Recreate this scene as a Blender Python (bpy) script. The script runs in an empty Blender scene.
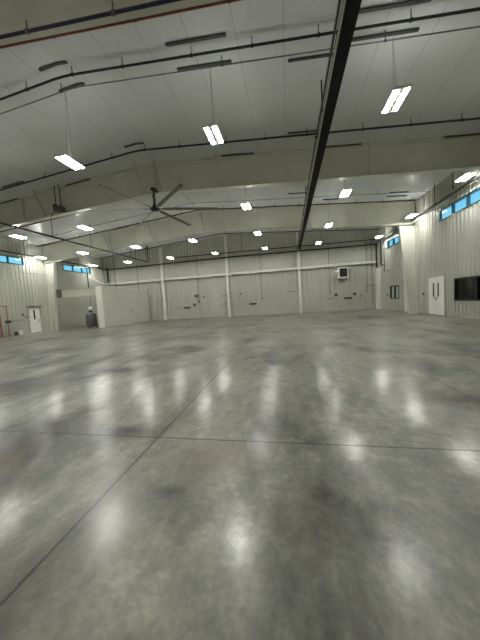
import bpy, bmesh, math, random
from mathutils import Vector, Matrix
random.seed(7)
S = bpy.context.scene
COL = S.collection
RX, ROOF, SL = -6.3, 8.8, 0.083          # ridge line, ridge height, roof slope
XR, XL, YB, YF = 8.77, -21.36, 27.4, -5.0  # room limits
def roof(x, off=0.0): return ROOF - SL*abs(x-RX) - off

# ------------------------------------------------------------------ materials
def new_mat(name):
    m = bpy.data.materials.new(name); m.use_nodes = True
    nt = m.node_tree; return m, nt, nt.nodes['Principled BSDF']
def simple(name, col, rough=.5, metal=0, var=.12, scale=3.0, bump=0.0, spec=.5):
    m, nt, b = new_mat(name)
    tc = nt.nodes.new('ShaderNodeTexCoord')
    n = nt.nodes.new('ShaderNodeTexNoise'); n.inputs['Scale'].default_value = scale; n.inputs['Detail'].default_value = 4
    nt.links.new(tc.outputs['Object'], n.inputs['Vector'])
    r = nt.nodes.new('ShaderNodeValToRGB')
    r.color_ramp.elements[0].position = .3; r.color_ramp.elements[1].position = .7
    r.color_ramp.elements[0].color = (*[c*(1-var) for c in col], 1); r.color_ramp.elements[1].color = (*[min(1, c*(1+var)) for c in col], 1)
    nt.links.new(n.outputs['Fac'], r.inputs['Fac']); nt.links.new(r.outputs['Color'], b.inputs['Base Color'])
    b.inputs['Roughness'].default_value = rough; b.inputs['Metallic'].default_value = metal
    b.inputs['Specular IOR Level'].default_value = spec
    if bump:
        bp = nt.nodes.new('ShaderNodeBump'); bp.inputs['Strength'].default_value = bump; bp.inputs['Distance'].default_value = .02
        nt.links.new(n.outputs['Fac'], bp.inputs['Height']); nt.links.new(bp.outputs['Normal'], b.inputs['Normal'])
    return m
def emit(name, col, s):
    m, nt, b = new_mat(name)
    b.inputs['Base Color'].default_value = (.9, .9, .88, 1)
    b.inputs['Emission Color'].default_value = (*col, 1); b.inputs['Emission Strength'].default_value = s
    return m
def glass(name, tint=(1, 1, 1), gl=.12):
    m, nt, b = new_mat(name); nt.nodes.remove(b)
    t = nt.nodes.new('ShaderNodeBsdfTransparent'); t.inputs['Color'].default_value = (*tint, 1)
    g = nt.nodes.new('ShaderNodeBsdfGlossy'); g.inputs['Roughness'].default_value = .03
    mx = nt.nodes.new('ShaderNodeMixShader'); mx.inputs['Fac'].default_value = gl
    nt.links.new(t.outputs[0], mx.inputs[1]); nt.links.new(g.outputs[0], mx.inputs[2])
    nt.links.new(mx.outputs[0], nt.nodes['Material Output'].inputs['Surface'])
    return m

M = {}
M['wall'] = simple('wall_panel_paint', (.46, .465, .395), .42, 0, .05, .6)
M['part'] = simple('partition_paint', (.60, .60, .52), .45, 0, .04, .6)
M['liner'] = simple('back_wall_panel_paint', (.50, .505, .43), .5, 0, .05, .6)
M['frame'] = simple('frame_paint', (.60, .605, .51), .36, 0, .05, 1.2)
M['white'] = simple('white_paint', (.80, .80, .73), .35, 0, .04, 2)
M['door'] = simple('door_paint', (.80, .80, .75), .35, 0, .03, 2)
M['black'] = simple('black_pipe', (.012, .012, .013), .38, 0, .2, 6)
M['matte'] = simple('matte_black', (.006, .006, .006), .6, 0, .2, 6, 0, .25)
M['navy'] = simple('dark_blue_pipe', (.012, .014, .05), .4, 0, .2, 6)
M['red'] = simple('red_pipe', (.30, .07, .045), .4, 0, .15, 6)
M['steel'] = simple('grey_conduit', (.22, .23, .23), .4, .6, .1, 6)
M['bar'] = simple('dark_metal_strip', (.07, .075, .07), .5, .3, .15, 6)
M['darkgrey'] = simple('dark_grey_metal', (.075, .08, .085), .4, .3, .15, 5)
M['tank'] = simple('tank_grey', (.12, .125, .14), .38, .2, .1, 3)
M['tan'] = simple('tan_metal', (.42, .40, .31), .5, 0, .1, 5)
M['teal'] = simple('window_frame_teal', (.02, .075, .10), .35, .2, .1, 5)
M['blade'] = simple('fan_blade', (.24, .24, .21), .4, .5, .08, 4)
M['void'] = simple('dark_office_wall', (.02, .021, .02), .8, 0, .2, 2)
M['fanhub'] = simple('fan_black', (.015, .015, .015), .5, 0, .2, 6)
M['box'] = simple('box_grey', (.13, .13, .11), .5, .2, .1, 4)
M['lamp'] = emit('lamp_strip_glow', (1.0, 1.0, .95), 120)
M['glass'] = glass('clear_glass', (.96, 1, 1), .06)
M['dglass'] = glass('dark_glass', (.5, .52, .5), .07)

def ceiling_mat():
    m, nt, b = new_mat('vinyl_insulation'); N = nt.nodes; L = nt.links
    tc = N.new('ShaderNodeTexCoord'); sep = N.new('ShaderNodeSeparateXYZ'); L.new(tc.outputs['Object'], sep.inputs[0])
    def line(out, pitch, width, off=0):
        a = N.new('ShaderNodeMath'); a.operation = 'ADD'; a.inputs[1].default_value = 500+off; L.new(out, a.inputs[0])
        d = N.new('ShaderNodeMath'); d.operation = 'MODULO'; d.inputs[1].default_value = pitch; L.new(a.outputs[0], d.inputs[0])
        c = N.new('ShaderNodeMath'); c.operation = 'LESS_THAN'; c.inputs[1].default_value = width; L.new(d.outputs[0], c.inputs[0])
        return c.outputs[0], d.outputs[0]
    lx, mx_ = line(sep.outputs['X'], 1.22, .022)
    ly, my_ = line(sep.outputs['Y'], 1.9, .02, .35)
    n = N.new('ShaderNodeTexNoise'); n.inputs['Scale'].default_value = .5; n.inputs['Detail'].default_value = 5; L.new(tc.outputs['Object'], n.inputs['Vector'])
    r = N.new('ShaderNodeValToRGB'); r.color_ramp.elements[0].color = (.62, .64, .63, 1); r.color_ramp.elements[1].color = (.71, .73, .72, 1)
    L.new(n.outputs['Fac'], r.inputs['Fac'])
    ml = N.new('ShaderNodeMath'); ml.operation = 'MULTIPLY'; ml.inputs[1].default_value = .34; L.new(lx, ml.inputs[0])
    ml2 = N.new('ShaderNodeMath'); ml2.operation = 'MULTIPLY'; ml2.inputs[1].default_value = .14; L.new(ly, ml2.inputs[0])
    add = N.new('ShaderNodeMath'); add.operation = 'MAXIMUM'; L.new(ml.outputs[0], add.inputs[0]); L.new(ml2.outputs[0], add.inputs[1])
    mix = N.new('ShaderNodeMix'); mix.data_type = 'RGBA'; L.new(add.outputs[0], mix.inputs['Factor'])
    L.new(r.outputs['Color'], mix.inputs['A']); mix.inputs['B'].default_value = (.16, .16, .15, 1)
    L.new(mix.outputs['Result'], b.inputs['Base Color'])
    b.inputs['Roughness'].default_value = .24
    # pillowing between the purlins plus fine wrinkles
    mp = N.new('ShaderNodeMapping'); mp.inputs['Scale'].default_value = (1.3, .5, 1); L.new(tc.outputs['Object'], mp.inputs['Vector'])
    n2 = N.new('ShaderNodeTexNoise'); n2.inputs['Scale'].default_value = 1.6; n2.inputs['Detail'].default_value = 5; L.new(mp.outputs[0], n2.inputs['Vector'])
    bp = N.new('ShaderNodeBump'); bp.inputs['Strength'].default_value = .35; bp.inputs['Distance'].default_value = .12
    L.new(n2.outputs['Fac'], bp.inputs['Height']); L.new(bp.outputs['Normal'], b.inputs['Normal'])
    return m
M['ceiling'] = ceiling_mat()

def floor_mat():
    m, nt, b = new_mat('polished_concrete'); N = nt.nodes; L = nt.links
    tc = N.new('ShaderNodeTexCoord'); O = tc.outputs['Object']
    def noise(sc, det, rough=.55, dist=0, vec=None):
        n = N.new('ShaderNodeTexNoise'); n.inputs['Scale'].default_value = sc; n.inputs['Detail'].default_value = det
        n.inputs['Roughness'].default_value = rough; n.inputs['Distortion'].default_value = dist
        L.new(vec or O, n.inputs['Vector']); return n
    def ramp(src, stops):
        r = N.new('ShaderNodeValToRGB'); e = r.color_ramp.elements
        e[0].position, e[0].color = stops[0][0], (*stops[0][1], 1); e[1].position, e[1].color = stops[-1][0], (*stops[-1][1], 1)
        for p, c in stops[1:-1]:
            k = e.new(p); k.color = (*c, 1)
        L.new(src, r.inputs['Fac']); return r.outputs['Color']
    def mix(f, a, bcol, mode='MIX'):
        x = N.new('ShaderNodeMix'); x.data_type = 'RGBA'; x.blend_type = mode
        if isinstance(f, (int, float)): x.inputs['Factor'].default_value = f
        else: L.new(f, x.inputs['Factor'])
        L.new(a, x.inputs['A'])
        if isinstance(bcol, tuple): x.inputs['B'].default_value = (*bcol, 1)
        else: L.new(bcol, x.inputs['B'])
        return x.outputs['Result']
    mp = N.new('ShaderNodeMapping'); mp.inputs['Rotation'].default_value = (0, 0, .5); mp.inputs['Scale'].default_value = (1, .55, 1); L.new(O, mp.inputs['Vector'])
    big = noise(.5, 9, .66, .35, mp.outputs[0])
    base = ramp(big.outputs['Fac'], [(.38, (.045, .048, .036)), (.45, (.105, .108, .080)), (.52, (.168, .168, .127)), (.61, (.25, .243, .19))])
    med = noise(1.9, 10, .7, .25, mp.outputs[0])
    DIRT = base
    base = mix(.8, base, ramp(med.outputs['Fac'], [(.36, (.24, .25, .25)), (.5, (.5, .5, .5)), (.64, (.74, .74, .72))]), 'OVERLAY')
    med2 = noise(6.5, 8, .7, .2)
    base = mix(.42, base, ramp(med2.outputs['Fac'], [(.42, (.3, .3, .3)), (.62, (.7, .7, .7))]), 'OVERLAY')
    warm = noise(.8, 5, .6, .5)
    base = mix(ramp(warm.outputs['Fac'], [(.52, (0, 0, 0)), (.66, (.6, .6, .6))]), base, (.17, .13, .09))
    fine = noise(26, 6, .7)
    base = mix(.5, base, ramp(fine.outputs['Fac'], [(.3, (.3, .3, .3)), (.7, (.7, .7, .7))]), 'OVERLAY')
    # stains with a shape of their own: (x, y, radius x, radius y, strength, colour)
    sep = N.new('ShaderNodeSeparateXYZ'); L.new(O, sep.inputs[0])
    wob = noise(1.7, 6, .6)
    def stain(x, y, rx, ry, s, col, base):
        mpp = N.new('ShaderNodeMapping'); mpp.inputs['Location'].default_value = (-x/rx, -y/ry, 0); mpp.inputs['Scale'].default_value = (1/rx, 1/ry, 0)
        L.new(O, mpp.inputs['Vector'])
        ln = N.new('ShaderNodeVectorMath'); ln.operation = 'LENGTH'; L.new(mpp.outputs[0], ln.inputs[0])
        a = N.new('ShaderNodeMath'); a.operation = 'MULTIPLY_ADD'; a.inputs[1].default_value = 2.6; L.new(wob.outputs['Fac'], a.inputs[0]); L.new(ln.outputs['Value'], a.inputs[2])
        mr = N.new('ShaderNodeMapRange'); mr.inputs['From Min'].default_value = 2.7; mr.inputs['From Max'].default_value = 1.2
        mr.inputs['To Max'].default_value = s; L.new(a.outputs[0], mr.inputs['Value'])
        return mix(mr.outputs[0], base, col)
    DK = (.02, .022, .018)
    for st in STAINS:
        base = stain(*st[:5], st[5] if len(st) > 5 else DK, base)
        if st[4] > .65: DIRT = stain(*st[:5], DK, DIRT)
    bw = N.new('ShaderNodeRGBToBW'); L.new(DIRT, bw.inputs[0])
    def mr(a0, a1, b0, b1):
        q = N.new('ShaderNodeMapRange'); q.inputs['From Min'].default_value = a0; q.inputs['From Max'].default_value = a1
        q.inputs['To Min'].default_value = b0; q.inputs['To Max'].default_value = b1; L.new(bw.outputs[0], q.inputs['Value']); return q.outputs[0]
    L.new(mr(.05, .22, .45, 1.4), b.inputs['Specular IOR Level']); L.new(mr(.05, .22, .08, .7), b.inputs['Coat Weight']); DR = mr(.05, .22, .10, -.02)
    # sawn joints
    def joint(out, pos, w, wsrc=None):
        a = N.new('ShaderNodeMath'); a.operation = 'SUBTRACT'; a.inputs[1].default_value = pos; L.new(out, a.inputs[0])
        c = N.new('ShaderNodeMath'); c.operation = 'ABSOLUTE'; L.new(a.outputs[0], c.inputs[0])
        d = N.new('ShaderNodeMath'); d.operation = 'LESS_THAN'; d.inputs[1].default_value = w; L.new(c.outputs[0], d.inputs[0])
        return d.outputs[0]
    for ax, pos, w, s in (('X', -1.553, .011, .95), ('Y', 2.624, .010, .92), ('X', 2.377, .012, .7), ('Y', 10.25, .012, .35), ('Y', 17.9, .012, .3), ('X', -9.2, .012, .3), ('X', -16.8, .012, .3)):
        j = joint(sep.outputs[ax], pos, w)
        mu = N.new('ShaderNodeMath'); mu.operation = 'MULTIPLY'; mu.inputs[1].default_value = s; L.new(j, mu.inputs[0])
        base = mix(mu.outputs[0], base, (.006, .006, .005))
    L.new(base, b.inputs['Base Color'])
    rr = N.new('ShaderNodeMapRange'); rr.inputs['From Min'].default_value = .3; rr.inputs['From Max'].default_value = .7
    rr.inputs['To Min'].default_value = .35; rr.inputs['To Max'].default_value = .43; L.new(med.outputs['Fac'], rr.inputs['Value'])
    ra = N.new('ShaderNodeMath'); ra.operation = 'ADD'; L.new(rr.outputs[0], ra.inputs[0]); L.new(DR, ra.inputs[1]); L.new(ra.outputs[0], b.inputs['Roughness'])
    b.inputs['Coat Roughness'].default_value = .19
    bp = N.new('ShaderNodeBump'); bp.inputs['Strength'].default_value = .12; bp.inputs['Distance'].default_value = .01
    L.new(fine.outputs['Fac'], bp.inputs['Height']); L.new(bp.outputs['Normal'], b.inputs['Normal'])
    return m
STAINS = [(-4.1, 5.6, 1.2, .5, .9), (-5.8, 4.4, 1.8, .8, .85), (-7.4, 6.8, 1.8, .7, .8), (-3.1, 2.6, .9, .45, .6), (-2.0, 2.75, .4, .16, .8), (-1.0, 1.84, .13, .08, .9),
          (-.95, 1.75, .5, .25, .45), (-9.5, 8.8, 2.4, .9, .7), (2.3, 3.9, .55, .35, .8), (3.7, 7.6, 1.4, .7, .6), (-4.6, 10.8, 2.2, .8, .7), (4.6, 5.6, .9, .8, .6),
          (.35, 1.75, .3, .3, .38), (.1, 1.22, .3, .16, .36), (1.0, 1.72, .3, .22, .5), (.85, 2.2, .45, .2, .5), (-.4, 1.2, .25, .3, .45), (-12, 13, 3, 1.3, .6), (6.5, 9.5, 1.8, .7, .5), (1.0, 13, 3, .9, .5), (-6, 17, 4, 1.2, .5), (5, 18, 3, 1.2, .5),
          (-.85, 2.3, .4, .28, .6, (.20, .145, .105)), (2.0, 4.4, .9, .4, .4, (.19, .14, .10))]
M['floor'] = floor_mat()

# ------------------------------------------------------------------ mesh helpers
class MB:
    def __init__(s): s.bm = bmesh.new()
    def box(s, x0, x1, y0, y1, z0, z1, bev=0):
        v = [s.bm.verts.new(p) for p in ((x0,y0,z0),(x1,y0,z0),(x1,y1,z0),(x0,y1,z0),(x0,y0,z1),(x1,y0,z1),(x1,y1,z1),(x0,y1,z1))]
        f = [s.bm.faces.new([v[i] for i in q]) for q in ((0,3,2,1),(4,5,6,7),(0,1,5,4),(1,2,6,5),(2,3,7,6),(3,0,4,7))]
        if bev:
            ed = list({e for q in f for e in q.edges}); bmesh.ops.bevel(s.bm, geom=ed, offset=bev, segments=2, affect='EDGES')
        return s
    def hexa(s, pts):     # eight corners: bottom four, top four
        v = [s.bm.verts.new(p) for p in pts]
        for q in ((0,3,2,1),(4,5,6,7),(0,1,5,4),(1,2,6,5),(2,3,7,6),(3,0,4,7)): s.bm.faces.new([v[i] for i in q])
        return s
    def tube(s, pts, r, n=8, cap=True):
        pts = [Vector(p) for p in pts]; rings = []
        for i, p in enumerate(pts):
            d = (pts[min(i+1, len(pts)-1)] - pts[max(i-1, 0)]).normalized()
            a = Vector((0, 0, 1)) if abs(d.z) < .9 else Vector((1, 0, 0))
            u = d.cross(a).normalized(); w = d.cross(u)
            rr = r[i] if isinstance(r, (list, tuple)) else r
            rings.append([s.bm.verts.new(p + (u*math.cos(2*math.pi*k/n) + w*math.sin(2*math.pi*k/n))*rr) for k in range(n)])
        for a, b in zip(rings, rings[1:]):
            for k in range(n): s.bm.faces.new((a[k], a[(k+1) % n], b[(k+1) % n], b[k]))
        if cap: s.bm.faces.new(rings[0][::-1]); s.bm.faces.new(rings[-1])
        return s
    def bar(s, a, b, w, t, up=(0, 0, 1)):  # rectangular bar from a to b
        a, b = Vector(a), Vector(b); d = (b-a).normalized(); u = d.cross(Vector(up)).normalized()*w/2; v = d.cross(u).normalized()*t/2
        s.hexa([a-u-v, a+u-v, b+u-v, b-u-v, a-u+v, a+u+v, b+u+v, b-u+v]); return s
    def lathe(s, prof, cx, cy, n=20):
        return s.tube([(cx, cy, z) for r, z in prof], [r for r, z in prof], n)
    def build(s, name, m, parent=None, smooth=False, loc=None):
        bmesh.ops.recalc_face_normals(s.bm, faces=s.bm.faces)
        me = bpy.data.meshes.new(name)
        if parent is not None:
            off = parent.location; bmesh.ops.translate(s.bm, verts=s.bm.verts, vec=-off)
            if parent.parent is not None: bmesh.ops.translate(s.bm, verts=s.bm.verts, vec=-parent.parent.location)
        elif loc is not None: bmesh.ops.translate(s.bm, verts=s.bm.verts, vec=-Vector(loc))
        s.bm.to_mesh(me); s.bm.free(); me.materials.append(m)
        if smooth:
            for p in me.polygons: p.use_smooth = True
            me.set_sharp_from_angle(angle=math.radians(40))
        o = bpy.data.objects.new(name, me); COL.objects.link(o); o.parent = parent
        if parent is None and loc is not None: o.location = loc
        return o
def tag(o, label, cat, group=None):
    o['label'] = label; o['category'] = cat
    if group: o['group'] = group
    return o
def thing(name, label, cat, loc, group=None):
    o = bpy.data.objects.new(name, None); o.empty_display_size = .2; COL.objects.link(o); o.location = loc
    return tag(o, label, cat, group)
def struct(o, label=None):
    o['kind'] = 'structure'
    if label: o['label'] = label
    return o
def copy_tree(o, parent=None):
    c = o.copy(); COL.objects.link(c); c.parent = parent
    for ch in list(o.children): copy_tree(ch, c)
    return c

# ------------------------------------------------------------------ shell
b = MB(); b.box(XL-.3, XR+.3, YF-.3, YB+.3, -.2, 0)
struct(b.build('floor', M['floor']), 'polished mottled grey concrete floor with sawn joints')

def roof_slab():
    b = MB()
    for xa, xb in ((XL-.3, RX), (RX, XR+.3)):
        b.hexa([(xa,YF-.3,roof(xa)),(xb,YF-.3,roof(xb)),(xb,YB+.3,roof(xb)),(xa,YB+.3,roof(xa)),
                (xa,YF-.3,roof(xa)+.2),(xb,YF-.3,roof(xb)+.2),(xb,YB+.3,roof(xb)+.2),(xa,YB+.3,roof(xa)+.2)])
    return b
struct(roof_slab().build('ceiling', M['ceiling']), 'white vinyl faced insulation under the shallow pitched roof')

def ribbed(name, mat, P, T, Nn, length, z0, ztop, holes=(), pitch=.30, rib=.10, dep=.05, thick=.12):
    """ribbed metal wall: P origin, T direction along, Nn normal into the room; holes = (u0,u1,z0,z1)"""
    P, T, Nn = Vector(P), Vector(T), Vector(Nn)
    us = []
    u = 0
    while u < length:
        us += [(u, 0), (u+pitch-rib, 0), (u+pitch-rib+.03, dep), (u+pitch-.03, dep)]; u += pitch
    us = [q for q in us if q[0] < length] + [(length, 0)]
    def dat(u):
        for (a, da), (c, dc) in zip(us, us[1:]):
            if a <= u <= c: return da + (dc-da)*(u-a)/max(1e-6, c-a)
        return 0
    for h in holes: us += [(h[0], dat(h[0])), (h[1], dat(h[1]))]
    us = sorted(set(us)); bm = bmesh.new()
    zt = ztop if callable(ztop) else (lambda u: ztop)
    def V(u, d, z): return bm.verts.new(P + T*u + Nn*d + Vector((0, 0, z)))
    for (a, da), (c, dc) in zip(us, us[1:]):
        if c-a < 1e-5: continue
        mid = (a+c)/2; cuts = [h for h in holes if h[0] < mid < h[1]]
        segs = []; z = z0
        for h in sorted(cuts, key=lambda q: q[2]):
            if h[2] > z: segs.append((z, z, h[2], h[2]))
            z = h[3]
        segs.append((z, z, zt(a), zt(c)))
        for za, zb, zc, zd in segs:
            bm.faces.new((V(a, da, za), V(c, dc, zb), V(c, dc, zd), V(a, da, zc)))
            bm.faces.new((V(a, -thick, za), V(a, -thick, zc), V(c, -thick, zd), V(c, -thick, zb)))
    for h in holes:
        for (ua, ub, za, zb) in ((h[0], h[1], h[2], h[2]), (h[0], h[1], h[3], h[3]), (h[0], h[0], h[2], h[3]), (h[1], h[1], h[2], h[3])):
            if za == zb: bm.faces.new((V(ua, 0, za), V(ub, 0, za), V(ub, -thick, za), V(ua, -thick, za)))
            else: bm.faces.new((V(ua, 0, za), V(ua, 0, zb), V(ua, -thick, zb), V(ua, -thick, za)))
    me = bpy.data.meshes.new(name); bm.to_mesh(me); bm.free(); me.materials.append(mat)
    o = bpy.data.objects.new(name, me); COL.objects.link(o); return o

# openings, along y: (y0,y1,z0,z1)
WR = [(13.5, 17.0, 5.40, 6.0), (21.3, 24.8, 5.40, 6.0)]
WLh = [(14.35, 17.85, 5.66, 6.22), (21.7, 25.2, 5.66, 6.22)]
BIG = (12.4, 15.62, .88, 2.02); SMALL = (22.7, 24.4, 1.02, 2.06)
hR = [(y0-YF, y1-YF, a, c) for y0, y1, a, c in WR + [BIG, SMALL]]
hL = [(y0-YF, y1-YF, a, c) for y0, y1, a, c in WLh]
struct(ribbed('wall_right', M['wall'], (XR, YF, 0), (0, 1, 0), (-1, 0, 0), YB-YF, 0, roof(XR), hR), 'ribbed off white metal wall on the right')
struct(ribbed('wall_left', M['wall'], (XL, YF, 0), (0, 1, 0), (1, 0, 0), YB-YF, 0, roof(XL), hL), 'ribbed off white metal wall on the left')
struct(ribbed('wall_back', M['liner'], (XL, YB, 0), (1, 0, 0), (0, -1, 0), XR-XL, 0, lambda u: roof(XL+u)), 'ribbed off white metal end wall')
struct(ribbed('wall_front', M['liner'], (XL, YF, 0), (1, 0, 0), (0, 1, 0), XR-XL, 0, lambda u: roof(XL+u), pitch=.9), 'ribbed metal wall behind the viewpoint')
# base trims
b = MB().box(XL, XR, YB-.045, YB-.03, 0, .12); struct(b.build('baseboard_back', M['wall']))
b = MB().box(XR-.05, XR-.036, YF, 16.2, 0, .10).box(XR-.05, XR-.036, 18.35, 20.2, 0, .10).box(XR-.05, XR-.036, 21.8, YB-.1, 0, .10); struct(b.build('baseboard_right', M['wall']))
b = MB().box(XL+.036, XL+.05, YF, 17.6, 0, .10).box(XL+.036, XL+.05, 18.9, YB-.1, 0, .10); struct(b.build('baseboard_left', M['wall']))

wn = [0]
def window(side, y0, y1, z0, z1, n, label, room=False, fm='teal', blind=None):
    wn[0] += 1
    x = XR if side > 0 else XL; s = -side            # s points into the room
    root = bpy.data.objects.new('window_%d' % wn[0], None); COL.objects.link(root); root.location = (x, (y0+y1)/2, z0)
    root['kind'] = 'structure'; root['label'] = label
    b = MB(); t = .07; xa, xb = sorted((x+s*.05, x-s*.10))
    b.box(xa, xb, y0-.02, y1+.02, z0-.03, z0+t-.02).box(xa, xb, y0-.02, y1+.02, z1-t+.02, z1+.03)
    step = (y1-y0)/n
    for i in range(n+1):
        yy = y0+i*step; b.box(xa, xb, yy-t/2, yy+t/2, z0, z1)
    b.build('window_frame', M[fm], root)
    for i in range(n):
        ya = y0+i*step+t/2; xc = x-s*.03
        MB().box(xc-.006, xc+.006, ya, ya+step-t, z0+.04, z1-.04).build('window_pane', M['dglass' if room and not blind else 'glass'], root)
        if blind: q = x-s*.075; MB().box(q-.008, q+.008, ya+.16, ya+step-t-.03, z0+.05, z1-.05).build('window_blind', M['part'], root)
    if room:   # the unlit office behind the glass
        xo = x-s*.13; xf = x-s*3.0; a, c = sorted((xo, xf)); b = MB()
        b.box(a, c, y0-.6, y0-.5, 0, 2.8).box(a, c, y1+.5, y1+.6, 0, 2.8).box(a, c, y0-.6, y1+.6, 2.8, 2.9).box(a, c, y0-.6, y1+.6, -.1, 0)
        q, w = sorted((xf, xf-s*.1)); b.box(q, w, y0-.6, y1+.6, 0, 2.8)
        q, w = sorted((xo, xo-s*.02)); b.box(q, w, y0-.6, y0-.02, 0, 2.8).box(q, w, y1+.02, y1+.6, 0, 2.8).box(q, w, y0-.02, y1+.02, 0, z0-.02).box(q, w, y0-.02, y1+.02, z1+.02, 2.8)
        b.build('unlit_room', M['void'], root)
        q, w = sorted((x+s*.04, x+s*.10)); MB().box(q, w, y0-.08, y1+.08, z0-.09, z0-.03).build('window_sill', M['wall'], root)
    return root
window(1, *WR[0], 3, 'nearer strip of high windows showing blue sky on the right wall')
window(1, *WR[1], 3, 'farther strip of high windows on the right wall, beyond the frame column')
window(-1, *WLh[0], 3, 'nearer strip of high windows showing blue sky on the left wall')
window(-1, *WLh[1], 3, 'farther strip of high windows on the left wall, above the walled corner')
window(1, *BIG, 2, 'large dark window beside the white double door', True, 'black')
window(1, *SMALL, 2, 'small grey window near the far right corner', True, 'bar', 'blind')

dn = [0]
def door(side, y0, y1, h, leaves, label, lites):
    dn[0] += 1
    x = XR if side > 0 else XL; s = -side
    root = bpy.data.objects.new('door_%d' % dn[0], None); COL.objects.link(root); root.location = (x, (y0+y1)/2, 0)
    root['kind'] = 'structure'; root['label'] = label
    def bx(b, d0, d1, *r):
        a, c = sorted((x+s*d0, x+s*d1)); return b.box(a, c, *r)
    b = MB(); bx(b, .0, .10, y0-.07, y0, 0, h+.07); bx(b, .0, .10, y1, y1+.07, 0, h+.07); bx(b, .0, .10, y0, y1, h, h+.07)
    b.build('door_frame', M['wall'], root)
    w = (y1-y0)/leaves
    for i in range(leaves):
        ya, yb = y0+i*w+.008, y0+(i+1)*w-.008
        b = MB(); bx(b, .035, .075, ya, yb, .02, h-.01)
        lf = b.build('door_leaf', M['door'], root)
        ly, lw, lz0, lz1 = lites[i]
        b = MB(); bx(b, .074, .086, ly-lw/2-.03, ly-lw/2, lz0-.03, lz1+.03); bx(b, .074, .086, ly+lw/2, ly+lw/2+.03, lz0-.03, lz1+.03)
        bx(b, .074, .086, ly-lw/2, ly+lw/2, lz0-.03, lz0); bx(b, .074, .086, ly-lw/2, ly+lw/2, lz1, lz1+.03); b.build('glazing_bead', M['door'], lf)
        b = MB(); bx(b, .074, .080, ly-lw/2, ly+lw/2, lz0, lz1); b.build('door_glass', M['black'], lf)
        hy = (y0+w-.09+i*.18) if leaves == 2 else (yb-.10 if side < 0 else ya+.10)
        b = MB(); b.tube([(x+s*.07, hy, 1.0), (x+s*.13, hy, 1.0)], .014); d_ = .12*(-1 if (leaves == 2 and i == 0) or (leaves == 1 and side < 0) else 1)
        b.tube([(x+s*.13, hy, 1.0), (x+s*.13, hy+d_, 1.0)], .012); bx(b, .074, .082, hy-.03, hy+.03, .9, 1.1)
        b.build('door_handle', M['steel'], lf)
        hb = ya if (i == 0 and not (leaves == 1 and side > 0)) else yb
        for hz in (.25, h/2, h-.3):
            b = MB(); b.tube([(x+s*.085, hb, hz-.06), (x+s*.085, hb, hz+.06)], .018); b.build('hinge', M['steel'], lf)
    return root
door(-1, 17.78, 18.72, 2.06, 1, 'white door with a narrow black glass panel on the left wall', [(18.22, .15, 1.12, 1.92)])
door(1, 16.48, 18.16, 2.27, 2, 'white double door with two narrow black glass panels on the right wall', [(17.07, .16, 1.10, 1.92), (17.57, .16, 1.10, 1.92)])
door(1, 20.45, 21.62, 2.27, 1, 'white single door behind the tapered column on the right wall', [(21.05, .22, 1.10, 1.85)])

# ------------------------------------------------------------------ partition room at the back left
XP, YP = -15.86, 19.75
b_o = ribbed('partition_wall', M['part'], (XP, YP, 0), (0, 1, 0), (1, 0, 0), YB-.05-YP, 0, 3.6, thick=.10, pitch=.32)
tag(b_o, 'ribbed off white partition wall of the open topped room by the back left corner', 'partition wall')
MB().box(XP-.12, XP+.05, YP, YB-.06, 3.6, 3.66).build('top_trim', M['white'], b_o)
MB().box(XP-.5, XP+.05, YP-.06, YP+.02, 0, 3.66).build('corner_trim', M['white'], b_o)
hd = MB().box(XL+.06, XP-.5, 19.97, 20.07, 2.93, 3.55).build('header_panel', M['wall'])
tag(hd, 'off white header panel spanning the opening above the grey tank', 'header panel')
MB().box(XL+.06, XP-.5, 19.94, 19.97, 2.90, 2.96).build('bottom_trim', M['tan'], hd)
MB().box(XL+.06, XP-.5, 19.94, 19.97, 3.52, 3.58).build('top_trim', M['tan'], hd)
o = MB().box(XL+.98, XL+1.3, 19.72, 19.93, 2.9, 3.65).build('wall_bracket', M['box'])
tag(o, 'dark bracket at the left end of the header panel', 'bracket')

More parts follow.
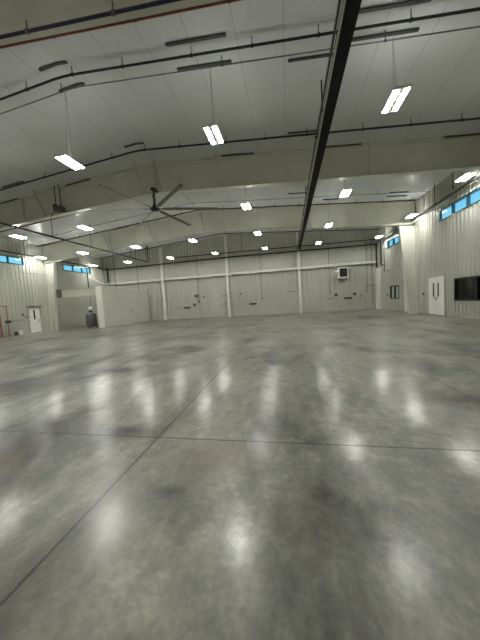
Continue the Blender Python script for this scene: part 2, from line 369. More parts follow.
# ------------------------------------------------------------------ rigid frames
def frame(y, zc, sb, label, cw=1.05, brx=()):
    t = thing('steel_frame', label, 'steel frame', (RX, y, 0), 'rigid steel frames spanning the hall')
    fw = .15
    def zb(x): return zc - sb*abs(x-RX)
    xs = (XL+.04, RX, XR-.04)
    for xa, xb in ((xs[0], RX), (RX, xs[2])):
        b = MB(); b.hexa([(xa,y-.012,zb(xa)),(xb,y-.012,zb(xb)),(xb,y+.012,zb(xb)),(xa,y+.012,zb(xa)),
                          (xa,y-.012,roof(xa)-.01),(xb,y-.012,roof(xb)-.01),(xb,y+.012,roof(xb)-.01),(xa,y+.012,roof(xa)-.01)])
        b.hexa([(xa,y-fw,zb(xa)-.025),(xb,y-fw,zb(xb)-.025),(xb,y+fw,zb(xb)-.025),(xa,y+fw,zb(xa)-.025),
                (xa,y-fw,zb(xa)),(xb,y-fw,zb(xb)),(xb,y+fw,zb(xb)),(xa,y+fw,zb(xa))])
        b.hexa([(xa,y-fw,roof(xa)-.04),(xb,y-fw,roof(xb)-.04),(xb,y+fw,roof(xb)-.04),(xa,y+fw,roof(xa)-.04),
                (xa,y-fw,roof(xa)-.005),(xb,y-fw,roof(xb)-.005),(xb,y+fw,roof(xb)-.005),(xa,y+fw,roof(xa)-.005)])
        b.build('beam', M['frame'], t)
    for sx in (-14.5, RX, 1.9):    # splice plates where the rafter sections bolt together
        b = MB().box(sx-.02, sx+.02, y-fw, y+fw, zb(sx)-.02, roof(sx)-.03); b.build('splice_plate', M['frame'], t)
    for side, xw in ((1, XR-.04), (-1, XL+.04)):
        x0b, x0t = xw-side*.5, xw-side*cw; zt = zb(xw-side*1.0)
        b = MB()
        q = sorted([(x0b, x0t), (xw, xw)])
        (ab, at), (cb, ct) = q
        b.hexa([(ab,y-.012,0),(cb,y-.012,0),(cb,y+.012,0),(ab,y+.012,0),(at,y-.012,zt),(ct,y-.012,zt),(ct,y+.012,zt),(at,y+.012,zt)])
        for pb, pt, tt in ((x0b, x0t, .025), (xw-side*.03, xw-side*.03, .025)):
            b.hexa([(pb-tt,y-fw,0),(pb+tt,y-fw,0),(pb+tt,y+fw,0),(pb-tt,y+fw,0),(pt-tt,y-fw,zt),(pt+tt,y-fw,zt),(pt+tt,y+fw,zt),(pt-tt,y+fw,zt)])
        b.build('column', M['part'], t)
        MB().box(min(x0b, xw)-.03 if side > 0 else XL+.045, max(x0b, xw) if side > 0 else x0b+.04, y-fw-.02, y+fw+.02, 0, .03).build('base_plate', M['white'], t)
        MB().box(min(x0t, xw), max(x0t, xw), y-fw, y+fw, zt-.03, zt).build('cap_plate', M['frame'], t)
    for x in brx:
        b = MB(); b.bar((x, y-.13, zb(x)+.03), (x-.12, y-.62, roof(x)-.06), .07, .02, (1, 0, 0)); b.build('flange_brace', M['wall'], t)
    return t
frame(4.82, 7.42, .078, 'tan steel roof frame nearest overhead at the top left', brx=())
frame(12.6, 7.33, .066, 'tan tapered steel roof frame crossing just in front of the ceiling fan', cw=.62, brx=(-18.2, -13.0, -7.0, -6.0, -2.9, 3.7))
frame(19.75, 7.24, .083, 'tan steel roof frame with tapered columns beside the far doors', brx=(-14.6, -10.5, -5.4, -.6, 4.2))

# end-wall columns
for x, lab in ((-13.82, 'slim white steel column on the back wall, left of the centre one'), (-6.29, 'slim white steel column at the centre of the back wall'), (1.24, 'slim white steel column on the back wall under the end of the black beam')):
    t = thing('wall_column', lab, 'column', (x, 27.15, 0), 'end wall columns')
    b = MB().box(x-.11, x+.11, 26.98, 27.0, 0, roof(x)-.02).box(x-.012, x+.012, 27.0, 27.32, 0, roof(x)-.02).box(x-.11, x+.11, 27.32, 27.345, 0, roof(x)-.02)
    b.build('column_shaft', M['white'], t)
    MB().box(x-.17, x+.17, 26.94, 27.345, 0, .03).build('base_plate', M['white'], t)
b = MB().box(8.42, 8.72, 26.55, 27.3, 0, 3.9)
tag(b.build('corner_column', M['white']), 'white boxed column in the back right corner', 'column')
# girt rails
segs = [(XL+.05, -13.95, 'above the partition room'), (-13.68, -6.43, 'left of the centre column'), (-6.15, 1.1, 'right of the centre column behind the cross brace'), (1.38, 8.7, 'above the unit heater')]
for xa, xb, w in segs:
    b = MB().box(xa, xb, 27.08, 27.10, 4.50, 4.70).box(xa, xb, 27.10, 27.35, 4.68, 4.70).box(xa, xb, 27.10, 27.12, 4.47, 4.50)
    tag(b.build('wall_girt', M['white']), 'white horizontal girt on the back wall ' + w, 'girt', 'girts across the back wall')
b = MB(); b.bar((XL+.3, 24.62, 5.2), (XL+.3, 27.0, 4.5), .06, .16)
tag(b.build('sloped_rail', M['white']), 'white sloping rail on the left wall beyond the high windows', 'rail')
# cross brace rods
for a, c, lab in (((-6.1, 27.25, 4.4), (1.05, 27.25, .12), 'thin brace rod falling to the right across the back wall'), ((1.05, 27.29, 4.4), (-6.1, 27.29, .25), 'thin brace rod rising to the right across the back wall')):
    o = MB().tube([a, c], .02, 6).build('brace_rod', M['tan']); tag(o, lab, 'brace rod')

# ------------------------------------------------------------------ black beam
t = thing('track_beam', 'long black track beam hanging lengthwise under the roof frames', 'beam', (1.28, 12, 6.35))
Y0, Y1 = .5, 26.9
b = MB().box(1.20, 1.45, Y0, Y1, 6.40, 6.43).box(1.20, 1.45, Y0, Y1, 6.68, 6.71).box(1.20, 1.23, Y0, Y1, 6.43, 6.68).box(1.42, 1.45, Y0, Y1, 6.43, 6.68)
b.build('beam_body', M['matte'], t)
MB().tube([(1.09, Y0, 6.41), (1.09, Y1, 6.41)], .024).build('side_pipe', M['black'], t)
MB().box(1.148, 1.186, Y0, Y1, 6.40, 6.42).build('steel_strip', M['part'], t)
for y in (1.2, 4.82, 8.8, 12.6, 16.2, 19.75, 23.4, 26.6):
    b = MB().box(1.06, 1.20, y-.03, y+.03, 6.50, 6.54); top = roof(1.3)-.01
    if y in (4.82, 12.6, 19.75): top = {4.82: 7.42-.078*7.6, 12.6: 7.33-.066*7.6, 19.75: 7.24-.083*7.6}[y]-.03
    b.tube([(1.325, y, 6.7), (1.325, y, top)], .02).build('hanger', M['black'], t)

# ------------------------------------------------------------------ sprinkler pipes and conduits
def cross_pipe(name, y, off, r, mat, label, cat, xa, xb, step=1.65, ends=(), hang=True):
    t = thing(name, label, cat, (RX, y, roof(RX, off)), 'pipes crossing under the roof')
    pts = [(xa, y, roof(xa, off))]
    if xa < RX < xb:
        for d in (-.8, -.3, 0, .3, .8): pts.append((RX+d, y, roof(RX+d, off)-(.02 if d == 0 else 0)))
    pts.append((xb, y, roof(xb, off)))
    for e in ends: pts.append(e)
    MB().tube(pts, r, 10).build('pipe', M[mat], t, True)
    x = xa+.6; k = 0
    while hang and x < xb-.2:
        z = roof(x, off); b = MB().tube([(x, y, z), (x, y, roof(x)-.005)], .012, 6).tube([(x-.03, y, z), (x+.03, y, z)], r*1.45, 10)
        b.build('pipe_hanger', M[mat if mat != 'steel' else 'bar'], t)
        if k % 2 == 0 and r > .04: MB().lathe([(.02, z-.02), (.02, z+.10), (.055, z+.11), (.01, z+.13)], x+.7, y, 8).build('sprinkler_head', M['bar'], t)
        x += step*(1 if k % 3 else 1.25); k += 1
    return t
cross_pipe('sprinkler_pipe', 7.12, .24, .031, 'black', 'thick black pipe crossing the ceiling nearest the viewer', 'pipe', -21.0, 8.5)
cross_pipe('conduit', 7.52, .26, .017, 'steel', 'thin grey conduit crossing the ceiling just behind the nearest black pipe', 'conduit', -21.0, 8.5, 4.2)
cross_pipe('sprinkler_pipe', 11.03, .24, .036, 'black', 'black pipe crossing the ceiling just in front of the fan frame', 'pipe', -21.0, 8.5)
cross_pipe('sprinkler_pipe', 15.05, .24, .036, 'black', 'black pipe crossing the ceiling beyond the fan, behind the second light row', 'pipe', -21.0, 8.35, ends=[(8.35, 15.05, 6.45)])
cross_pipe('conduit', 17.5, .24, .017, 'steel', 'thin grey conduit crossing the ceiling between the fan and the second frame', 'conduit', -18.0, 8.5, 4.2)
cross_pipe('sprinkler_pipe', 18.87, .24, .036, 'black', 'black pipe crossing the ceiling just in front of the far frame', 'pipe', -21.0, 8.35, ends=[(8.35, 18.87, 6.45)])
cross_pipe('sprinkler_pipe', 25.9, .24, .036, 'black', 'black pipe crossing the ceiling near the back wall', 'pipe', -21.0, 8.5)
# pipes under the nearest frame
def slope_pipe(name, y, zc, s, r, mat, label, xa, xb, cl):
    t = thing(name, label, 'pipe', (RX, y, zc))
    MB().tube([(xa, y, zc-s*abs(xa-RX)), (RX, y, zc), (xb, y, zc-s*abs(xb-RX))], r, 10).build('pipe', M[mat], t, True)
    x = xa+1
    while x < xb:
        z = zc-s*abs(x-RX); MB().tube([(x-.025, y, z), (x+.025, y, z)], r*1.5, 10).tube([(x, y, z), (x, y, z+cl)], .014, 6).build('pipe_clamp', M['box'], t); x += 1.9
slope_pipe('water_pipe', 4.64, 7.19, .073, .030, 'navy', 'dark blue pipe under the nearest roof frame', -21, .9, .2)
slope_pipe('fire_pipe', 5.06, 7.46, .077, .022, 'red', 'thin red pipe along the edge of the nearest roof frame', -20.8, 8.1, .25)
# lengthwise pipes
def run(name, pts, r, mat, label, cat, hangers=(), cr=.018):
    t = thing(name, label, cat, pts[0])
    MB().tube(pts, r, 10).build('pipe', M[mat], t, True)
    for a, c in hangers: MB().tube([a, c], cr, 6).build('hanger', M[mat], t)
    return t
ys = (3, 7, 10.5, 14.3, 17.6, 22.6, 25.4)
run('main_pipe', [(-14.58, -2, 6.4), (-14.58, 25.75, 6.4), (-14.58, 25.75, roof(-14.58)-.01)], .05, 'black', 'long black pipe running lengthwise on the left below the frames', 'pipe', [((-14.58, y, 6.4), (-14.58, y, roof(-14.58)-.01)) for y in ys])
run('eave_pipe', [(8.45, -3, 6.33), (8.45, 26.7, 6.33)], .055, 'black', 'black pipe along the right wall above the high windows', 'pipe', [((8.45, y, 6.33), (8.45, y, roof(8.45)-.01)) for y in (4, 9, 16.9, 22.3, 24.6)])
run('eave_pipe', [(-21.12, -3, 6.62), (-21.12, 26.85, 6.42)], .05, 'black', 'black pipe along the left wall above the high windows', 'pipe', [((-21.12, y, 6.5), (-21.12, y, roof(-21.12)-.01)) for y in (10, 15, 17.9, 22, 23.4, 25.8)])
run('wall_pipe', [(-12.4, 26.95, 6.85), (8.5, 26.95, 6.68)], .045, 'black', 'upper of the two black pipes across the back wall', 'pipe', [((x, 26.95, 6.8), (x, 26.95, roof(x)-.01)) for x in (-10.5, -4.5, 3.5, 7.5)])
run('wall_pipe', [(-21.0, 26.85, 6.2), (-6, 26.85, 6.32), (8.45, 26.85, 6.2)], .06, 'black', 'lower of the two black pipes across the back wall', 'pipe')
run('conduit', [(8.40, 15.5, 6.1), (8.40, 19.5, 6.1)], .03, 'white', 'white rod as painted highlight of the black eave pipe on the right wall', 'conduit')  # highlight of the eave pipe, built as a white rod just below it
# vertical pipes near corners
run('riser_pipe', [(-20.6, 27.0, 6.45), (-20.6, 27.0, 4.75)], .11, 'black', 'thick black riser pipe in the back left corner', 'pipe')
run('riser_pipe', [(-21.1, 24.45, 6.36), (-21.1, 24.45, 4.0)], .05, 'black', 'thin dark vertical pipe on the left wall beside the corner riser', 'pipe')
run('riser_pipe', [(8.5, 26.95, 6.3), (8.5, 26.95, 4.0)], .07, 'black', 'black riser pipe above the white corner column', 'pipe')
run('riser_pipe', [(8.55, 25.9, 6.3), (8.55, 25.9, 4.05), (8.55, 25.42, 4.05)], .05, 'black', 'black vertical pipe turning along the right wall beside the corner', 'pipe')
run('riser_pipe', [(8.6, 25.3, 6.3), (8.6, 25.3, 3.45), (8.6, 23.9, 3.42)], .03, 'darkgrey', 'thin dark pipe bending near the small window on the right wall', 'pipe')
run('conduit', [(XL+.1, 17.5, 5.25), (XL+.1, 17.5, 5.0), (XL+.1, 19.5, 5.05)], .022, 'steel', 'thin grey conduit on the left wall under the high windows', 'conduit')

# dark strips on the ceiling
bars = [(-6.9, -5.97, 6.95), (-6.98, -6.05, 7.70), (-2.89, -1.24, 6.95), (-2.9, -1.26, 7.7), (.32, 1.75, 7.95), (1.8, 3.46, 6.95), (1.8, 3.5, 7.62), (-6.85, -5.92, 10.9),
        (-11.51, -9.96, 12.4), (-2.8, -1.25, 12.4), (-16.05, -14.68, 12.4), (.32, 1.5, 11.2), (6.56, 8.2, 12.4), (-14.13, -12.8, 11.2), (1.93, 3.43, 12.4),
        (6.53, 7.6, 18.0), (6.58, 7.75, 18.6), (.31, 1.5, 17.3), (-13.9, -12.5, 19.5), (.31, 1.5, 19.5), (2.6, 3.6, 18.6)]
bl = ['grey metal strip on the ceiling in front of the nearest pipe, at the ridge', 'grey metal strip on the ceiling behind the nearest pipe, at the ridge', 'grey metal strip before the nearest pipe, between ridge and black beam',
      'grey metal strip on the thin conduit behind the nearest pipe, left of the black beam', 'dark metal strip touching the black beam from the left near the top', 'dark metal strip at the top edge right of the black beam', 'grey metal strip right of the black beam between pipe and conduit',
      'short dark strip at the ridge above the fan frame', 'dark strip on the fan frame left of the fan', 'dark strip on the fan frame between fan and black beam', 'dark strip at the far left of the fan frame', 'dark strip left of the black beam on the second pipe',
      'dark strip on the fan frame at the right edge', 'dark strip before the fan frame at the left edge', 'dark strip on the fan frame right of the black beam', 'upper of two strips by the right end of the far frame', 'lower of two strips by the right end of the far frame',
      'dark strip left of the black beam beyond the fan frame', 'dark strip on the far frame at the left', 'dark strip on the far frame left of the black beam', 'short strip before the far frame right of the black beam']
for (xa, xb, y), lab in zip(bars, bl):
    b = MB().hexa([(xa,y-.036,roof(xa)-.05),(xb,y-.036,roof(xb)-.05),(xb,y+.036,roof(xb)-.05),(xa,y+.036,roof(xa)-.05),(xa,y-.036,roof(xa)-.012),(xb,y-.036,roof(xb)-.012),(xb,y+.036,roof(xb)-.012),(xa,y+.036,roof(xa)-.012)])
    if (xa+6.3)*(xb+6.3) < 0: 
        b.bm.free(); b = MB()
        for p, q in ((xa, RX), (RX, xb)): b.hexa([(p,y-.036,roof(p)-.05),(q,y-.036,roof(q)-.05),(q,y+.036,roof(q)-.05),(p,y+.036,roof(p)-.05),(p,y-.036,roof(p)-.012),(q,y-.036,roof(q)-.012),(q,y+.036,roof(q)-.012),(p,y+.036,roof(p)-.012)])
    tag(b.build('ceiling_strip', M['bar']), lab, 'metal strip', 'metal strips under the ceiling')
b = MB(); b.bar((-6.32, 15.4, 8.66), (-6.26, 19.5, 8.62), .10, .02)
tag(b.build('roof_strap', M['tan']), 'tan flat strap under the roof just right of the fan', 'strap')

# ------------------------------------------------------------------ lights
def light_proto():
    z = 6.4
    t = thing('high_bay_light', '', 'hanging light', (0, 0, z), 'twin strip high bay lights')
    MB().box(-.055, .055, -.40, .40, z-.005, z+.07, .008).box(-.19, .19, -.42, -.39, z-.01, z+.05).box(-.19, .19, .39, .42, z-.01, z+.05).box(-.16, .16, -.395, .395, z+.018, z+.034).build('housing', M['white'], t)
    for s in (-1, 1): MB().box(s*.125-.055, s*.125+.055, -.385, .385, z-.012, z+.018, .006).build('lamp_strip', M['lamp'], t)
    return t
LP = light_proto()
xs = [-20.45, -16.3, -11.5, -6.8, -1.9, 2.95, 8.0]
rows = [(7.63, [3, 4, 5], 'nearest'), (13.5, [0, 1, 2, 4, 5, 6], 'second'), (18.6, range(7), 'third'), (24.6, range(7), 'farthest')]
place = {('nearest', 3): 'left one, upper left of the fan', ('nearest', 4): 'middle one, upper right of the fan', ('nearest', 5): 'right of the black beam'}
words = ['leftmost', 'second from left', 'third from left', 'fourth from left', 'fifth from left', 'sixth from left', 'rightmost']
CORD = {}
pend = []
for y, idx, rn in rows:
    vis = [i for i in idx if not (rn == 'second' and i == 0)]
    for i in idx:
        if rn == 'nearest': lab = 'glowing twin strip light of the nearest row, ' + place[(rn, i)]
        elif i not in vis: lab = 'glowing twin strip light, second row, beyond the left edge of view'
        else: lab = 'glowing twin strip light, %s in the %s row' % ('rightmost' if i == vis[-1] else words[vis.index(i)], rn)
        pend.append((xs[i], y, lab, 'twin strip high bay lights'))
for x in (xs[1], xs[2], xs[6]): pend.append((x, 7.63, 'glowing twin strip light of the nearest row, outside the view', 'high bay lights outside the view'))  # these and the row below are unseen fixtures, added only to light the room
for x in xs[1:]: pend.append((x, 1.7, 'glowing twin strip light overhead behind the viewpoint', 'high bay lights outside the view'))
PROTO_CHILDREN = list(LP.children)
def spawn(x, y, lab, grp):
    c = LP.copy(); COL.objects.link(c)
    for ch in PROTO_CHILDREN:
        d = ch.copy(); COL.objects.link(d); d.parent = c
    return c
for k, (x, y, lab, grp) in enumerate(pend):
    o = LP if k == 0 else spawn(x, y, lab, grp)
    zz = 6.3 if y == 18.6 else 6.4
    o.location = (x, y, zz); o['label'] = lab; o['group'] = grp
    zr = roof(x)-zz; key = round(zr, 2)
    if key not in CORD:
        b = MB()
        b.tube([(0, .12, .06), (0, .1, zr-.02)], .0045, 5).tube([(0, -.1, .06), (0, .1, zr-.02)], .0035, 5)
        c = b.build('hanger_wire', M['steel']); CORD[key] = c.data
    else:
        c = bpy.data.objects.new('hanger_wire', CORD[key]); COL.objects.link(c)
    c.parent = o

# ------------------------------------------------------------------ ceiling fan
fx, fy, fz = -6.25, 12.1, 6.35
t = thing('ceiling_fan', 'large six bladed industrial fan hanging from the roof frame', 'fan', (fx, fy, fz))
b = MB().lathe([(.05, fz+.16), (.12, fz+.14), (.15, fz+.05), (.22, fz+.03), (.22, fz-.04), (.12, fz-.07), (.03, fz-.08)], fx, fy, 20); b.build('motor_hub', M['fanhub'], t, True)
pts = []
for i in range(25):
    a = i*1.9; pts.append((fx+.06*math.cos(a), fy+.06*math.sin(a), fz+.12+i*.036))
b = MB().tube([(fx, fy, fz+.1), (fx, fy, fz+.98)], .04, 10); b.build('downrod', M['fanhub'], t, True)
MB().tube(pts, .035, 6).build('power_cord', M['fanhub'], t, True)
b = MB().box(fx-.10, fx+.10, fy-.10, fy+.12, fz+.9, fz+1.0).box(fx-.08, fx+.08, fy+.05, fy+.38, fz+.93, fz+.99); b.build('mounting_bracket', M['fanhub'], t)
for k in range(6):
    a = math.radians(18+60*k); u = Vector((math.cos(a), math.sin(a), 0)); v = Vector((-math.sin(a), math.cos(a), 0)); c = Vector((fx, fy, fz))
    P = lambda r, w, z: c+u*r+v*w+Vector((0, 0, z-.012*r))
    b = MB()
    b.hexa([P(.18, -.03, -.01), P(.5, -.03, -.01), P(.5, .03, -.01), P(.18, .03, -.01), P(.18, -.03, .02), P(.5, -.03, .02), P(.5, .03, .02), P(.18, .03, .02)])
    b.hexa([P(.42, -.08, .03), P(3.05, -.065, .03), P(3.05, .065, -.03), P(.42, .08, -.03), P(.42, -.08, .045), P(3.05, -.065, .045), P(3.05, .065, -.018), P(.42, .08, -.018)])
    b.hexa([P(3.05, -.07, .02), P(3.09, -.07, .02), P(3.09, .07, -.04), P(3.05, .07, -.04), P(3.05, -.07, .06), P(3.09, -.07, .06), P(3.09, .07, -.005), P(3.05, .07, -.005)])
    b.build('fan_blade', M['blade'], t)

# unit hanging from the frame at left
t = thing('hanging_unit', 'small dark box hanging on two rods in front of the roof frame at left', 'equipment box', (-11.85, 12.2, 6.9))
MB().box(-12.1, -11.62, 12.05, 12.38, 6.95, 7.22, .02).build('box_body', M['box'], t)
MB().box(-12.15, -12.0, 12.1, 12.3, 7.16, 7.34, .01).build('side_box', M['black'], t)
for x in (-12.02, -11.72): MB().tube([(x, 12.2, 7.22), (x, 12.2, roof(x)-.01)], .022, 8).build('hanger_rod', M['black'], t)
MB().tube([(-12.1, 12.2, 7.0), (-12.25, 12.15, 6.85), (-12.35, 12.1, 6.6)], .025, 8).build('cable', M['black'], t, True)

# ------------------------------------------------------------------ back wall fittings
t = thing('unit_heater', 'white unit heater with a black louvred front high on the back wall', 'heater', (5.35, 26.9, 3.2))
b = MB().box(4.95, 5.87, 26.68, 26.72, 3.24, 3.33).box(4.95, 5.87, 26.68, 26.72, 4.16, 4.27).box(4.95, 5.06, 26.68, 26.72, 3.33, 4.16).box(5.76, 5.87, 26.68, 26.72, 3.33, 4.16).box(4.95, 5.87, 26.72, 27.2, 3.24, 4.27, .02)
b.build('cabinet', M['white'], t)
b = MB().box(5.06, 5.76, 26.705, 26.715, 3.33, 4.16)
for i in range(8):
    z = 3.38+i*.1; b.hexa([(5.06,26.68,z),(5.76,26.68,z),(5.76,26.70,z+.06),(5.06,26.70,z+.06),(5.06,26.685,z-.01),(5.76,26.685,z-.01),(5.76,26.705,z+.07),(5.06,26.705,z+.07)])
b.build('louvre', M['black'], t)
MB().tube([(4.62, 26.8, 3.82), (4.98, 26.8, 3.82)], [.17, .2], 18).build('fan_housing', M['white'], t, True)
MB().box(5.0, 5.06, 26.9, YB-.04, 3.1, 3.24).box(5.7, 5.76, 26.9, YB-.04, 3.1, 3.24).box(5.0, 5.76, 26.9, 26.96, 3.1, 3.16).build('bracket', M['darkgrey'], t)

def drop(x, y, zt, zb, label, boxed=True):
    t = thing('cable_drop', label, 'cable', (x, y, zb), 'cable drops along the back wall')
    MB().tube([(x, y, zt), (x, y, zb+.1)], .022, 6).build('cable', M['darkgrey'], t)
    if boxed: MB().box(x-.07, x+.07, y-.06, y+.06, zb-.1, zb+.12, .01).build('outlet_box', M['box'], t)
drop(-9.7, 27.2, 6.8, 1.8, 'dark vertical cable on the back wall left of the centre column')
drop(-2.7, 27.2, 6.75, 1.75, 'dark vertical cable on the back wall crossing the brace rods')
drop(4.15, 27.2, 6.7, 1.5, 'dark vertical cable on the back wall left of the heater', False)
drop(7.68, 27.2, 6.7, 1.55, 'dark vertical cable on the back wall right of the heater', False)
drop(8.12, 27.2, 6.7, .5, 'long dark cable on the back wall nearest the right corner', False)
drop(-15.3, 21.0, roof(-15.3)-.01, 3.3, 'dark cable hanging in front of the partition wall, near its corner', False)
drop(-15.3, 24.6, roof(-15.3)-.01, 3.25, 'dark cable hanging in front of the partition wall, toward its far end', False)
def wbox(name, x, z, w, h, label, cat, mat='box', d=.12):
    o = MB().box(x-w/2, x+w/2, YB-.04-d, YB-.04, z-h/2, z+h/2, .008)
    o = o.build(name, M[mat]); tag(o, label, cat); return o
for x, lab in ((-11.2, 'dark low slot vent on the back wall left of the centre column'), (-3.72, 'dark low slot vent on the back wall below the brace rods'), (5.9, 'dark low slot vent on the back wall below the heater')):
    t = thing('wall_vent', lab, 'vent', (x, YB-.05, 1.24), 'low vents on the back wall')
    MB().box(x-.38, x+.38, YB-.10, YB-.04, 1.14, 1.34, .006).build('vent_frame', M['box'], t)
    MB().box(x-.34, x+.34, YB-.115, YB-.10, 1.17, 1.31).build('vent_opening', M['bar'], t)
wbox('junction_box', -9.95, 2.5, .45, .28, 'larger brown grey box on the back wall beside the left cable', 'junction box', 'box', .2)
wbox('junction_box', -10.3, 1.52, .26, .28, 'small dark box on the back wall above the left vent', 'junction box', 'darkgrey')
wbox('junction_box', -9.15, 2.32, .14, .14, 'tiny box on the back wall right of the left cable', 'junction box')
wbox('junction_box', -4.99, 2.4, .14, .18, 'tiny box on the back wall just right of the centre column', 'junction box')
wbox('junction_box', 4.75, 1.62, .26, .26, 'dark box on the back wall left of the vent below the heater', 'junction box', 'darkgrey')
wbox('junction_box', 6.5, 1.62, .26, .26, 'dark box on the back wall right of the vent below the heater', 'junction box', 'darkgrey')
wbox('junction_box', 7.12, 1.38, .13, .13, 'tiny box on the back wall near the right cables', 'junction box')
for x, z, w, lab in ((-14.3, 2.3, .7, 'thin grey rail stub left of the left end wall column'), (-6.85, 2.3, .75, 'upper thin grey rail stub left of the centre column'), (-6.85, 1.42, .5, 'lower thin grey rail stub left of the centre column'),
                     (.45, 2.25, .8, 'thin grey rail stub left of the column under the black beam'), (-12.3, 1.26, .5, 'thin grey rail stub left of the left vent'), (4.25, 1.3, .6, 'thin grey rail stub under the cable left of the heater'), (8.0, 2.35, .9, 'thin grey rail stub near the back right corner')):
    o = MB().box(x-w/2, x+w/2, YB-.10, YB-.04, z-.03, z+.03).build('rail_stub', M['steel']); tag(o, lab, 'rail')
# partition switches
for y, z, lab in ((23.5, 1.38, 'left of two small switches on the partition wall'), (24.0, 1.32, 'right of two small switches on the partition wall')):
    o = MB().box(XP+.035, XP+.07, y-.05, y+.05, z-.08, z+.08, .005).build('switch_box', M['box']); tag(o, lab, 'switch')
# right wall switch
o = MB().box(XR-.09, XR-.035, 18.74, 18.86, 1.2, 1.38, .006).build('switch_box', M['darkgrey']); tag(o, 'small dark switch on the right wall beside the double door', 'switch')
o = MB().box(XR-.09, XR-.035, 24.95, 25.07, 1.2, 1.38, .006).build('switch_box', M['darkgrey']); tag(o, 'small dark switch on the right wall beside the small window', 'switch')

# ------------------------------------------------------------------ left side things
tx, ty = -17.45, 20.15
t = thing('storage_tank', 'dark grey upright tank with a valve head standing in the opening of the partition room', 'tank', (tx, ty, 0))
MB().lathe([(.05, .08), (.26, .10), (.39, .15), (.43, .24), (.43, 1.22), (.39, 1.32), (.26, 1.40), (.05, 1.42)], tx, ty, 28).build('tank_body', M['tank'], t, True)
MB().lathe([(.435, .24), (.435, .28)], tx, ty, 28).build('band', M['steel'], t, True)
for k in range(3):
    a = math.radians(30+120*k); MB().bar((tx+.3*math.cos(a), ty+.3*math.sin(a), .36), (tx+.36*math.cos(a), ty+.36*math.sin(a), 0), .07, .04, (1, 0, 0)).build('leg', M['darkgrey'], t)
b = MB().tube([(tx, ty, 1.28), (tx, ty, 1.62)], .06, 12).lathe([(.12, 1.42), (.16, 1.46), (.16, 1.54), (.1, 1.58)], tx, ty, 14); b.tube([(tx-.28, ty, 1.5), (tx+.25, ty, 1.5)], .035, 8); b.build('valve_head', M['darkgrey'], t, True)
MB().lathe([(.06, 1.62), (.15, 1.68), (.17, 1.78), (.12, 1.88), (.04, 1.92)], tx, ty, 16).build('gauge_cap', M['white'], t, True)
MB().tube([(tx+.06, ty, 1.9), (tx+.06, ty, 2.85)], .02, 8).build('supply_pipe', M['steel'], t)
o = MB().lathe([(.05, .62), (.10, .66), (.11, 1.15), (.06, 1.28), (.03, 1.34)], XP-.62, 20.0, 14)
o.box(XP-.64, XP-.50, 19.97, 20.03, .9, .96); o = o.build('extinguisher', M['darkgrey'], None, True); tag(o, 'dark extinguisher hung on the end of the partition wall beside the tank', 'extinguisher')

t = thing('fire_riser', 'faded red sprinkler riser standing at the left edge against the wall', 'pipe', (XL+.35, 15.75, 0))
MB().tube([(XL+.35, 15.35, 0), (XL+.35, 15.35, 2.3)], .045, 12).build('riser', M['red'], t, True)
MB().tube([(XL+.35, 15.85, 0), (XL+.35, 15.85, 2.3)], .03, 12).build('riser', M['red'], t, True)
MB().tube([(XL+.35, 15.0, 2.3), (XL+.35, 16.05, 2.3)], .03, 12).build('header_pipe', M['red'], t, True)
b = MB().tube([(XL+.25, 15.85, 1.1), (XL+.55, 15.85, 1.1)], .12, 14).tube([(XL+.35, 15.7, 1.1), (XL+.35, 16.1, 1.1)], .07, 10); b.build('valve', M['darkgrey'], t, True)
o = MB().tube([(XL+.1, 16.15, 1.12), (XL+.1, 17.25, 1.16)], .025, 8).build('branch_pipe', M['steel']); tag(o, 'thin grey pipe on the left wall between riser and door', 'pipe')
o = MB().box(XL+.035, XL+.11, 17.2, 17.34, 1.5, 1.66, .006).build('switch_box', M['box']); tag(o, 'small switch box on the left wall beside the white door', 'switch')
o = MB().box(XL+.035, XL+.06, 17.45, 17.72, 1.3, 1.42).build('wall_sign', M['steel']); tag(o, 'small grey plate on the left wall touching the door frame', 'sign')
t = thing('paint_bucket', 'small white bucket on the floor by the left wall', 'bucket', (XL+.45, 16.62, 0))
MB().lathe([(.12, 0), (.15, .33), (.155, .33), (.155, .36)], XL+.45, 16.62, 18).build('bucket_body', M['white'], t, True)
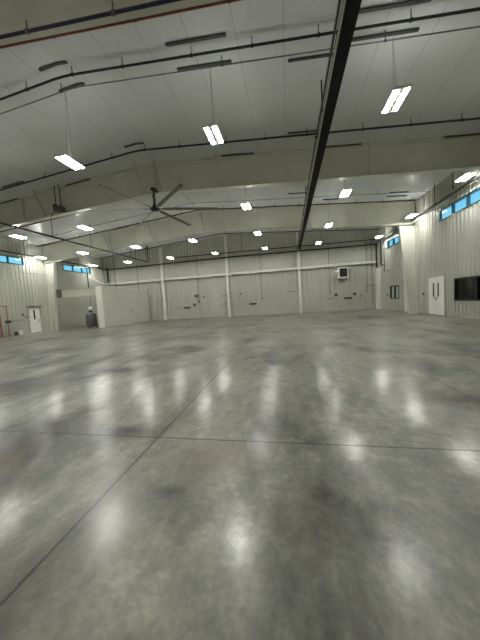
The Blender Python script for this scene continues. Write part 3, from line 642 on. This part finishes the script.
MB().tube([(XL+.45+.15*math.cos(a), 16.62, .30+.12*math.sin(a)) for a in [i*math.pi/8 for i in range(9)]], .006, 5).build('bucket_handle', M['steel'], t)
o = MB().lathe([(.10, 0), (.13, .08), (.13, .2), (.06, .27), (.03, .3)], XL+.45, 16.3, 14).build('canister', M['darkgrey'], None, True); tag(o, 'squat dark canister on the floor left of the white bucket', 'canister')
o = MB().box(XL+.04, XL+.16, 17.68, 18.85, 2.18, 2.26).build('drip_cap', M['box']); tag(o, 'grey drip cap above the white door on the left wall', 'trim')

# ------------------------------------------------------------------ world, camera
w = bpy.data.worlds.new('sky'); S.world = w; w.use_nodes = True
nt = w.node_tree; bg = nt.nodes['Background']
tcw = nt.nodes.new('ShaderNodeTexCoord'); sp = nt.nodes.new('ShaderNodeSeparateXYZ'); nt.links.new(tcw.outputs['Generated'], sp.inputs[0])
rp = nt.nodes.new('ShaderNodeValToRGB'); rp.color_ramp.elements[0].color = (.22, .62, .82, 1); rp.color_ramp.elements[1].color = (.08, .34, .70, 1)
nt.links.new(sp.outputs['Z'], rp.inputs['Fac']); nt.links.new(rp.outputs['Color'], bg.inputs['Color']); bg.inputs['Strength'].default_value = 1.25

cd = bpy.data.cameras.new('camera'); cam = bpy.data.objects.new('camera', cd); COL.objects.link(cam)
r = Vector((0.98099439, 0.18391896, -0.06183701)); u = Vector((0.04784388, 0.07957475, 0.99568008)); f = Vector((-0.18804511, 0.9797151, -0.06926299))
m = Matrix(((r.x, u.x, -f.x, 0), (r.y, u.y, -f.y, 0), (r.z, u.z, -f.z, 1.5), (0, 0, 0, 1)))
cam.matrix_world = m
cd.sensor_fit = 'HORIZONTAL'; cd.sensor_width = 36; cd.lens = 256.41/480*36; cd.clip_start = .05; cd.clip_end = 300
S.camera = cam
S.view_settings.view_transform = 'Standard'; S.view_settings.look = 'None'; S.view_settings.gamma = 1; S.view_settings.use_curve_mapping = False
S.view_settings.exposure = 0.0
S.cycles.use_denoising = True; S.cycles.max_bounces = 8; S.cycles.diffuse_bounces = 5; S.cycles.sample_clamp_indirect = 8
